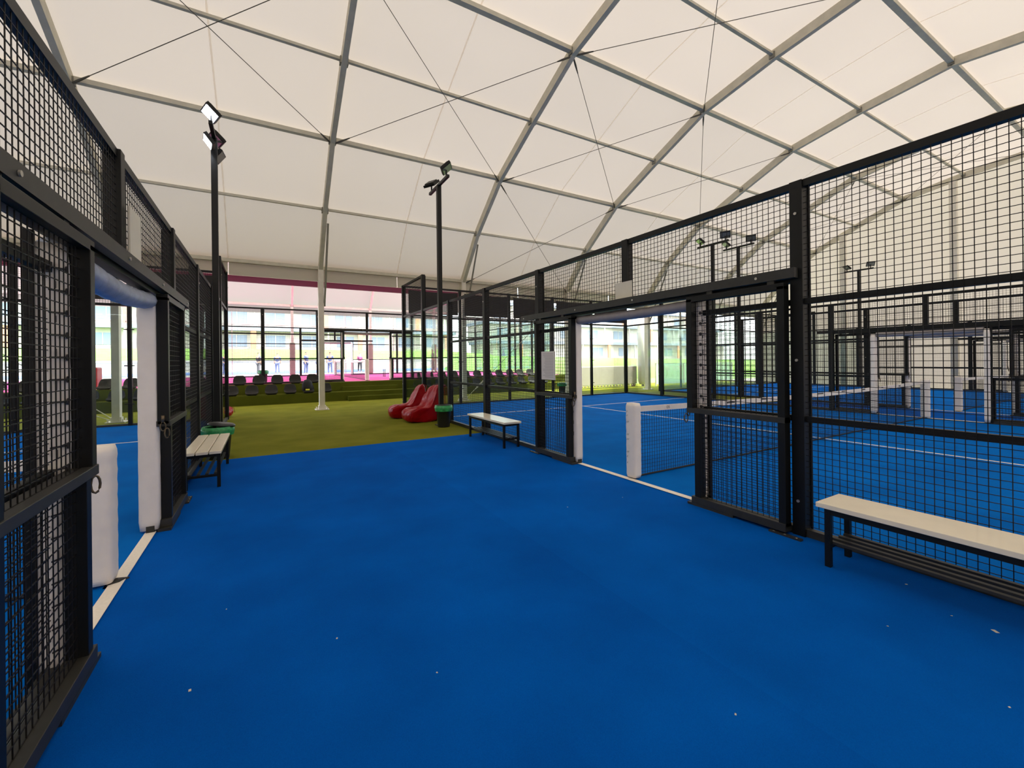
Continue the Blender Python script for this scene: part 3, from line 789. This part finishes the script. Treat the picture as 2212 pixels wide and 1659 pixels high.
# ------------------------------------------------------------------ beanbags
def beanbag(x, y, rz, sc, label, seed):
    """faces local -X"""
    rnd = random.Random(seed)
    prof = [(-.50, .02), (-.56, .14), (-.53, .30), (-.36, .37), (-.14, .33), (.02, .38), (.14, .60), (.24, .84), (.34, .93), (.44, .88), (.46, .62), (.44, .30), (.40, .05), (.1, .0), (-.3, .0)]
    widths = [.28, .33, .34, .33, .31, .31, .31, .30, .25, .25, .30, .33, .33, .33, .30]
    mb = MB(); n = len(prof); S = [-1, -.8, -.35, 0.0, .35, .8, 1]
    cx = sum(p[0] for p in prof) / n; cz = sum(p[1] for p in prof) / n
    for s_ in S:
        e = 1.0 if abs(s_) < .9 else .72
        for (p, wd) in zip(prof, widths):
            px_ = cx + (p[0] - cx) * e; pz_ = max(0, cz + (p[1] - cz) * e) if abs(s_) > .9 else p[1]
            if p[1] < .06 : pz_ = p[1]
            bulge = -.025 if s_ == 0 else 0
            mb.v.append((px_ + (bulge if p[1] > .3 else 0) * -1, s_ * wd + rnd.uniform(-.01, .01), pz_ - (.02 if s_ == 0 and p[1] > .2 else 0)))
    for i in range(len(S) - 1):
        for j in range(n): mb.f.append((i * n + j, i * n + (j + 1) % n, (i + 1) * n + (j + 1) % n, (i + 1) * n + j))
    mb.f.append(tuple(range(n))); mb.f.append(tuple((len(S) - 1) * n + j for j in range(n)))
    mb.v = [tuple(c * sc for c in v) for v in mb.v]
    r = thing('beanbag_chair', label, 'beanbag chair', (x, y, 0), 'red beanbag chairs', rz)
    o = mb.build('cushion', 'red', None, smooth=True); local(o, r)
    sd = o.modifiers.new('sub', 'SUBSURF'); sd.levels = 2; sd.render_levels = 3
    tx = bpy.data.textures.new('creases', 'CLOUDS'); tx.noise_scale = .22
    dm = o.modifiers.new('crease', 'DISPLACE'); dm.texture = tx; dm.strength = .07; dm.mid_level = .5
    # piping seam
    sm = MB(); pts = [(p[0] * sc, -w_ * .83 * sc, max(p[1], .03) * sc + .0) for p, w_ in zip(prof[1:12], widths[1:12])]
    sm.tube(pts, .008, 6); so2 = sm.build('piping', 'red', None, smooth=True); local(so2, r)
beanbag(3.42, 11.55, math.radians(-4), .98, 'shiny red beanbag chair behind the front one, against the glass', 1)
beanbag(3.55, 10.62, math.radians(12), 1.0, 'shiny red beanbag chair beside the black litter bin, nearer one', 2)
beanbag(-1.25, 14.62, math.radians(160), .8, 'red beanbag just showing past the left court corner post', 3)

# ------------------------------------------------------------------ stepped tribune with bucket seats
tr = thing('stepped_tribune', 'green turf covered stepped tribune below the pink court', 'tribune', (0, 18.0, 0))
MB().box(-13.4, 14.4, 18.0, 18.85, 0, .35).build('lower_tier', 'greenshade', tr)
MB().box(-13.4, 14.4, 18.75, 19.35, 0.35, .705).build('upper_tier', 'greenshade', tr)
MB().box(2.85, 5.1, 17.7, 18.0, 0, .175).build('stair_step', 'greenshade', tr)
MB().box(2.75, 5.0, 18.5, 18.75, .35, .525).build('stair_step', 'greenshade', tr)
def seat_proto():
    mb = MB(); prof = [(-.20, .02, .17, .0), (-.215, .06, .185, .01), (-.19, .085, .19, .02), (-.08, .065, .195, .03), (.06, .06, .20, .045), (.13, .09, .205, .06), (.165, .17, .205, .05), (.185, .26, .19, .03), (.195, .33, .16, .015), (.2, .36, .11, .0)]
    S = [-1, -.92, -.6, 0, .6, .92, 1]
    for (y, z, wd, lift) in prof:
        for s_ in S:
            e = abs(s_) ** 3; mb.v.append((s_ * wd, y - (e * lift if z > .15 else 0), z + (e * lift if z <= .15 else 0)))
    n = len(S)
    for i in range(len(prof) - 1):
        for j in range(n - 1): mb.f.append((i * n + j, i * n + j + 1, (i + 1) * n + j + 1, (i + 1) * n + j))
    r = thing('bucket_seat', 'x', 'seat', (0, 0, 0), 'bucket seats on the green tribune')
    o = mb.build('seat_shell', 'seat', None, smooth=True); local(o, r)
    a = o.modifiers.new('sub', 'SUBSURF'); a.levels = 1; a.render_levels = 1
    b = o.modifiers.new('sol', 'SOLIDIFY'); b.thickness = .02
    local(MB().box(-.14, .14, -.15, .12, 0, .05).build('seat_base', 'seat', None), r)
    return r
sp = seat_proto(); first = True
up_l = [1.68 - .625 * k for k in range(17)]; lo_l = [2.09 - .625 * k for k in range(17)]
up_r = [6.02 + .62 * k for k in range(11)]; lo_r = [6.25 + .62 * k for k in range(11)]
ordn = ['first', 'second', 'third', 'fourth', 'fifth', 'sixth', 'seventh', 'eighth', 'ninth', 'tenth', 'eleventh', 'twelfth', 'thirteenth', 'fourteenth', 'fifteenth', 'sixteenth', 'seventeenth']
for row, xs, sd, yy, zz in (('upper row', up_l, 'left', 19.02, .70), ('lower row', lo_l, 'left', 18.28, .35), ('upper row', up_r, 'right', 19.02, .70), ('lower row', lo_r, 'right', 18.28, .35)):
    for k, x in enumerate(xs):
        lb = 'dark grey bucket seat, %s, %s to the %s of the stairs' % (row, ordn[k], sd)
        if first: sp.location = (x, yy, zz + .005); sp['label'] = lb; first = False
        else: dup(sp, (x, yy, zz + .005), 0, lb)
# backpack with yellow patch
bk = thing('backpack', 'black backpack with a yellow patch on the seats behind the pale column', 'bag', (1.42, 18.12, .36))
m_ = MB().lathe([(.0, .0), (.17, .02), (.19, .15), (.17, .32), (.10, .42), (0, .45)], (1.42, 18.2, .44), 16, sy=.6); m_.build('bag_body', 'black', bk, smooth=True)
MB().box(1.35, 1.49, 18.05, 18.08, .47, .52).build('yellow_patch', 'yellow', bk)
MB().tube([(1.33, 18.15, .8), (1.27, 18.1, .72), (1.26, 18.1, .6), (1.3, 18.12, .5)], .015, 6).build('strap', 'black', bk)

# ------------------------------------------------------------------ second (pink) hall
P2 = [(31.6, 5.3), (30.3, 6.8), (28.6, 8.1), (26.6, 9.0), (23.6, 9.6), (20.6, 9.0), (18.6, 8.1), (16.9, 6.8), (15.22, 4.78)]  # near end extended to close the gap that let a sun strip onto the floor
for a, b in zip(ARX[:-1], ARX[1:]):
    if a > 11: continue
    skin(P2, a, b, .13, 'pinkroof', 'ceiling')
skin(P2, 11.6, 14.4, .13, 'pinkroof', 'ceiling')  # extra roof bay added past the hall end to block a sun patch
for x in ARX:
    if x > 12: continue
    r = thing('tent_arch', 'pale arch and column of the pink hall, ' + {-13.4: 'hidden behind the left court', -8.4: 'seen through the left gate', -3.4: 'behind the left court glass', 1.6: 'between the seated rows and the windows, left', 6.6: 'behind the pink court opening, right', 11.6: 'behind the right court glass'}[x], 'arch', (x, 31.6, PZ))
    for k in range(len(P2) - 1): MB().bar((x, *P2[k]), (x, *P2[k + 1]), .12, .22).build('rafter', 'alupale', r)
    MB().box(x - .08, x + .08, 31.5, 31.7, PZ, 5.3).build('column', 'alupale', r)
    pad_mesh(x, 31.6, .34, .34, PZ + .03, PZ + 2.15).build('column_pad', 'brownpad', r, smooth=True)
for (y, z) in (P2[0], P2[1]):
    o = MB().bar((-13.4, y - .05, z), (11.6, y - .05, z), .1, .14).build('roof_purlin', 'alupale', loc=(-13.4, y, z)); tag(o, 'pale purlin of the pink hall, ' + ('at its far eave above the windows' if z < 6 else 'just above the far eave'), 'purlin')
struct(MB().quad((-13.4, 31.72, 4.78), (11.6, 31.72, 4.78), (11.6, 31.72, 5.4), (-13.4, 31.72, 5.4)).build('wall_pink', 'pinkroof'))
for k, (a, b) in enumerate(zip(ARX[:-1], ARX[1:])):
    if a > 11: continue
    wd = struct(MB().quad((a, 31.72, PZ), (b, 31.72, PZ), (b, 31.72, 4.78), (a, 31.72, 4.78)).build('window_%d' % (k + 1), 'clear'))
    fm = MB()
    for t in (0.0, .333, .666): fm.box(a + 5 * t - .02, a + 5 * t + .02, 31.7, 31.74, PZ, 4.78)
    fm.box(a, b, 31.7, 31.74, 3.95, 3.99)
    fm.build('window_frame', 'alupale', wd)

# ------------------------------------------------------------------ outside
struct(MB().box(-80, 110, 33, 150, -.5, .62).build('floor', 'pave'))
struct(MB().box(14.4, 110, 19.0, 33.0, -.5, .0).build('floor', 'lawn'))
struct(MB().box(26.9, 110, -60, 19, -.5, -.02).build('floor', 'pave')); struct(MB().box(-80, -13.6, -60, 33, -.5, -.02).build('floor', 'pave')); struct(MB().box(-13.6, 26.9, -60, -7.2, -.5, -.02).build('floor', 'pave'))
ob = MB().box(-45, 15.5, 42, 54, .62, .66).build('outdoor_court', 'outblue'); tag(ob, 'pale blue outdoor court beyond the windows', 'sports court')
def terr(name, pts, y0, y1, m, label, cat):
    mb = MB(); n = len(pts)
    for (x, z) in pts: mb.v += [(x, y0, .0), (x, y0 + .3 , z * .45), (x, y1, z), (x, y1 + 8, z)]
    for i in range(n - 1):
        for j in range(3): mb.f.append((i * 4 + j, (i + 1) * 4 + j, (i + 1) * 4 + j + 1, i * 4 + j + 1))
    o = mb.build(name, m, smooth=True); return tag(o, label, cat)
terr('grass_bank', [(-70, 3.4), (-40, 3.4), (0, 3.3), (25, 3.0), (32, 2.6)], 56, 62, 'lawn', 'sunlit green bank beyond the pink hall windows', 'grass bank')
terr('grass_bank', [(16, .5), (20, 2.1), (32, 1.9), (45, 1.6), (70, 1.2), (95, 1.1)], 24, 42, 'lawn', 'bright green lawn rising behind the white barrier at right', 'grass bank')
bw = thing('perimeter_wall', 'low white wall along the outdoor court', 'wall', (0, 55, .62))
MB().box(-60, 40, 54.6, 54.9, .62, 1.7).build('wall_panel', 'wallw', bw); MB().box(-60, 40, 54.5, 55.0, 1.7, 1.9).build('coping', 'wallw', bw)

def building(x0, x1, y, z0, floors, fh, label, wm='wallw', roofm='wallb', wstep=5.0, arches=False):
    r = thing('terrace_building', label, 'building', ((x0 + x1) / 2, y, z0))
    MB().box(x0, x1, y, y + 8, .62 if x0 < 30 else -.02, z0).build('plinth', wm, r)
    for k in range(floors):
        yy = y + k * 1.5; za = z0 + k * fh
        MB().box(x0, x1, yy, yy + 8, za, za + fh - .5).build('wall', wm, r)
        MB().box(x0 - .5, x1 + .5, yy - 1.2, yy + 8, za + fh - .5, za + fh).build('roof_slab', roofm, r)
        n = int((x1 - x0) / wstep)
        for i in range(n):
            xx = x0 + wstep * (i + .5)
            f = MB().box(xx - 1.3, xx + 1.3, yy - .06, yy + .02, za + .8, za + fh - 1.1).build('window', 'wing', r)
            MB().box(xx - .05, xx + .05, yy - .1, yy - .06, za + .8, za + fh - 1.1).build('mullion', 'wallw', f)
            if (i + k) % 3 == 0: MB().box(xx + 1.8, xx + 2.5, yy - 1.1, yy - .9, za + .2, za + fh - .5).build('painted_pillar', 'orange', r)
            else: MB().box(xx + 2.2, xx + 2.4, yy - 1.1, yy - .9, za, za + fh - .5).build('pillar', 'wallw', r)
    return r
building(-60, -8, 72, 3.3, 3, 3.4, 'cream terraced building beyond the bank, far left')
building(-6, 30, 74, 3.2, 3, 3.6, 'cream terraced building with orange pillars beyond the pink hall')
building(34, 100, 66, 1.4, 3, 3.6, 'white building with grey-blue roofs beyond the lawn at right', wstep=7)

# white barrier and columns beyond the right court
wb_ = thing('white_barrier', 'long low white barrier panel on the grass behind the right court', 'barrier', (15.5, 17.2, 0))
MB().box(13.4, 18.0, 17.1, 17.3, .16, 1.15).build('barrier_panel', 'barrier', wb_, bevel=.03)
md = MB()
for k in range(18): md.box(14.0 + k * .22, 14.1 + k * .22, 17.04, 17.1, .08, .15)
md.build('ribbed_foot', 'brownpad', wb_)
for xx in (13.6, 17.8): MB().box(xx - .05, xx + .05, 17.1, 17.3, 0, .16).build('foot', 'alud', wb_)
o = MB().tube([(18.35, 17.0, .12), (18.35, 17.0, .3), (18.35, 17.0, 4.4)], [.2, .27, .27], 20).build('rolled_curtain', 'barrier', smooth=True, loc=(18.35, 17.0, .12)); tag(o, 'thick pale rolled side curtain standing beyond the right court corner', 'curtain'); 
MB().tube([(18.35, 17.0, 0), (18.35, 17.0, .12)], .08, 12).build('curtain_foot', 'alud', o)
wp = thing('clear_barrier', 'pale see-through wind barrier beyond the gap between the right courts', 'barrier', (20, 16.6, 0))
MB().box(18.9, 26.0, 16.58, 16.6, .1, 1.25).build('film_panel', hazy('hazy_film'), wp)
for k in range(4): MB().box(18.9 + k * 2.35, 18.95 + k * 2.35, 16.56, 16.62, 0, 1.27).build('stake', 'alupale', wp)
MB().box(18.9, 26.0, 16.56, 16.62, 1.25, 1.28).build('top_bar', 'alupale', wp)

# side openings of the main hall: thin frame lines at the far eave line, right part
for k, x in enumerate((19.1, 24.1)):
    o = MB().box(x - .03, x + .03, 15.02, 15.1, 0, 4.1).build('opening_post', 'alud', loc=(x, 15.06, 0)); tag(o, 'slim grey post in the open far side, ' + ('left one behind the court gap' if k == 0 else 'right one by the end wall'), 'post')

# ------------------------------------------------------------------ people (distant)
def person(x, y, z, face, label, top, legs, gown=False, h=1.75):
    r = thing('person', label, 'person', (x, y, z), None, face)
    k = h / 1.75
    def skinned(name, verts, edges, rad, m, root_i=0, sub=1):
        me = bpy.data.meshes.new(name); me.from_pydata([tuple(c * k for c in v) for v in verts], edges, []); o = bpy.data.objects.new(name, me); COL.objects.link(o)
        me.materials.append(M[m]); sm = o.modifiers.new('skin', 'SKIN')
        for i, q in enumerate(rad): me.skin_vertices[0].data[i].radius = (q[0] * k, q[1] * k) if isinstance(q, tuple) else (q * k, q * k)
        me.skin_vertices[0].data[root_i].use_root = True
        s = o.modifiers.new('sub', 'SUBSURF'); s.levels = sub; s.render_levels = 2
        local(o, r); return o
    V = [(0, 0, .95), (0, 0, 1.15), (0, .01, 1.38), (0, 0, 1.5), (0, -.01, 1.62), (0, -.01, 1.71),
         (.18, 0, 1.41), (.24, .0, 1.14), (.23, -.08, .9), (.23, -.1, .82), (-.18, 0, 1.41), (-.25, .02, 1.14), (-.24, -.05, .9), (-.24, -.07, .82),
         (.09, 0, .88), (.11, -.02, .5), (.12, .02, .1), (.12, -.12, .03), (-.09, 0, .88), (-.12, .03, .5), (-.13, .06, .1), (-.13, -.08, .03)]
    E_ = [(0, 1), (1, 2), (2, 3), (3, 4), (4, 5), (2, 6), (6, 7), (7, 8), (8, 9), (2, 10), (10, 11), (11, 12), (12, 13), (0, 14), (14, 15), (15, 16), (16, 17), (0, 18), (18, 19), (19, 20), (20, 21)]
    R_ = [(.15, .11), (.13, .1), (.15, .1), .06, (.085, .1), (.07, .085), .055, .042, .034, .03, .055, .042, .034, .03, .085, .06, .04, .035, .085, .06, .04, .035]
    skinned('body', V, E_, R_, 'skin')
    skinned('shirt', [V[0], V[1], V[2], V[6], V[7], V[10], V[11]], [(0, 1), (1, 2), (2, 3), (3, 4), (2, 5), (5, 6)], [(.175, .13), (.155, .12), (.175, .125), .075, .06, .075, .06], top)
    if gown: skinned('skirt', [(0, 0, 1.0), (0, 0, .6), (0, 0, .15)], [(0, 1), (1, 2)], [(.18, .13), (.2, .16), (.23, .19)], legs)
    else: skinned('trousers', [V[0], V[14], V[15], V[16], V[18], V[19], V[20]], [(0, 1), (1, 2), (2, 3), (0, 4), (4, 5), (5, 6)], [(.165, .125), .1, .075, .055, .1, .075, .055], legs)
    skinned('hair', [(0, .02, 1.66), (0, .02, 1.74)], [(0, 1)], [(.085, .1), (.07, .08)], 'hair')
    return r
def at(px, yy):
    a = (px - CXP) / FPX; return (a * math.cos(TH) + math.sin(TH)) / (math.cos(TH) - a * math.sin(TH)) * yy
person(-.4, 39.0, .62, 2.2, 'person in dark grey clothes standing outside, beyond the pink court bin', 'cl_grey', 'cl_grey')
person(.95, 41.5, .62, 3.0, 'person in a pale blue shirt outside, left of the brown column pad', 'cl_blue', 'cl_blue')
person(7.6, 41.0, .62, .3, 'person in a plum shirt and dark shorts outside, framed by the pink court opening', 'cl_plum', 'cl_dark')
person(10.9, 30.7, PZ, 1.6, 'person in long grey clothes at the right end of the pink hall', 'cl_grey', 'cl_grey', gown=True)
for k, (x, y) in enumerate(((2.8, 36.6), (3.7, 36.9), (4.5, 36.5))):
    person(x, y, .62, 1 + k, 'person in blue-grey clothes outside, ' + ('left', 'middle', 'right')[k] + ' of three behind the pink gate', 'cl_blue' if k != 1 else 'cl_grey', 'cl_blue')

# pink hall small bench and red mats
o = thing('stool', 'small white-topped stool inside the pink court, right of the opening', 'stool', (5.9, 24.0, PZ))
MB().box(5.7, 6.1, 23.8, 24.2, PZ + .42, PZ + .45).build('seat', 'bench', o)
for a in (5.73, 6.07):
    for b in (23.83, 24.17): MB().box(a - .015, a + .015, b - .015, b + .015, PZ, PZ + .42).build('leg', 'steel', o)
o = MB().box(-6.3, -5.0, 19.9, 20.5, PZ, PZ + .75).build('foam_block', 'red', loc=(-5.6, 20.2, PZ), bevel=.05); tag(o, 'red foam block on the pink floor behind the left gate', 'foam block')

# ------------------------------------------------------------------ scraps and small marks on the turf
scr = [(3.46, .70, .035, 'largest white paper scrap, below the right end of the bench'), (1.72, 1.10, .014, 'white scrap at the bottom centre right'), (.33, 2.52, .014, 'pale scrap left of centre on the blue walkway'),
       (-.315, 2.475, .02, 'brownish scrap near the left gate foot'), (3.015, 1.02, .012, 'white scrap left of the largest one, lower'), (3.45, .87, .012, 'white scrap left of the largest one, upper'),
       (.713, 1.99, .011, 'tiny white scrap in the lower middle'), (-.218, 3.17, .010, 'tiny white scrap in front of the left net post'), (2.76, .52, .011, 'tiny white scrap at the lower right edge'),
       (3.387, 3.447, .011, 'white speck just before the right doorway line'), (2.687, 3.52, .011, 'white speck in mid walkway before the right doorway'), (3.675, 1.142, .016, 'thin pale scrap under the near bench front edge')]
for k, (x, y, s_, lb) in enumerate(scr):
    s_ *= .42; a = random.uniform(0, 3); mb = MB(); P = []
    for (i, j) in ((-1, -.6), (.9, -.7), (1.1, .5), (-.8, .7)):
        P.append((x + s_ * (i * math.cos(a) - j * math.sin(a)), y + s_ * (i * math.sin(a) + j * math.cos(a)), .0065 + random.uniform(0, .003)))
    mb.quad(*P); o = mb.build('paper_scrap', 'scrap', loc=(x, y, .0065)); tag(o, lb, 'paper scrap', 'scraps on the blue turf')
    so_ = o.modifiers.new('solid', 'SOLIDIFY'); so_.thickness = .0015
# metal foot covers by the net post
o = MB().tube([(-.95, 3.93, .006), (-.905, 3.965, .010), (-.85, 4.01, .008)], [.012, .03, .006], 8).build('metal_flap', 'steel2', loc=(-.8, 4.05, .006)); tag(o, 'bent dark metal flap beside the left net post foot', 'metal plate')
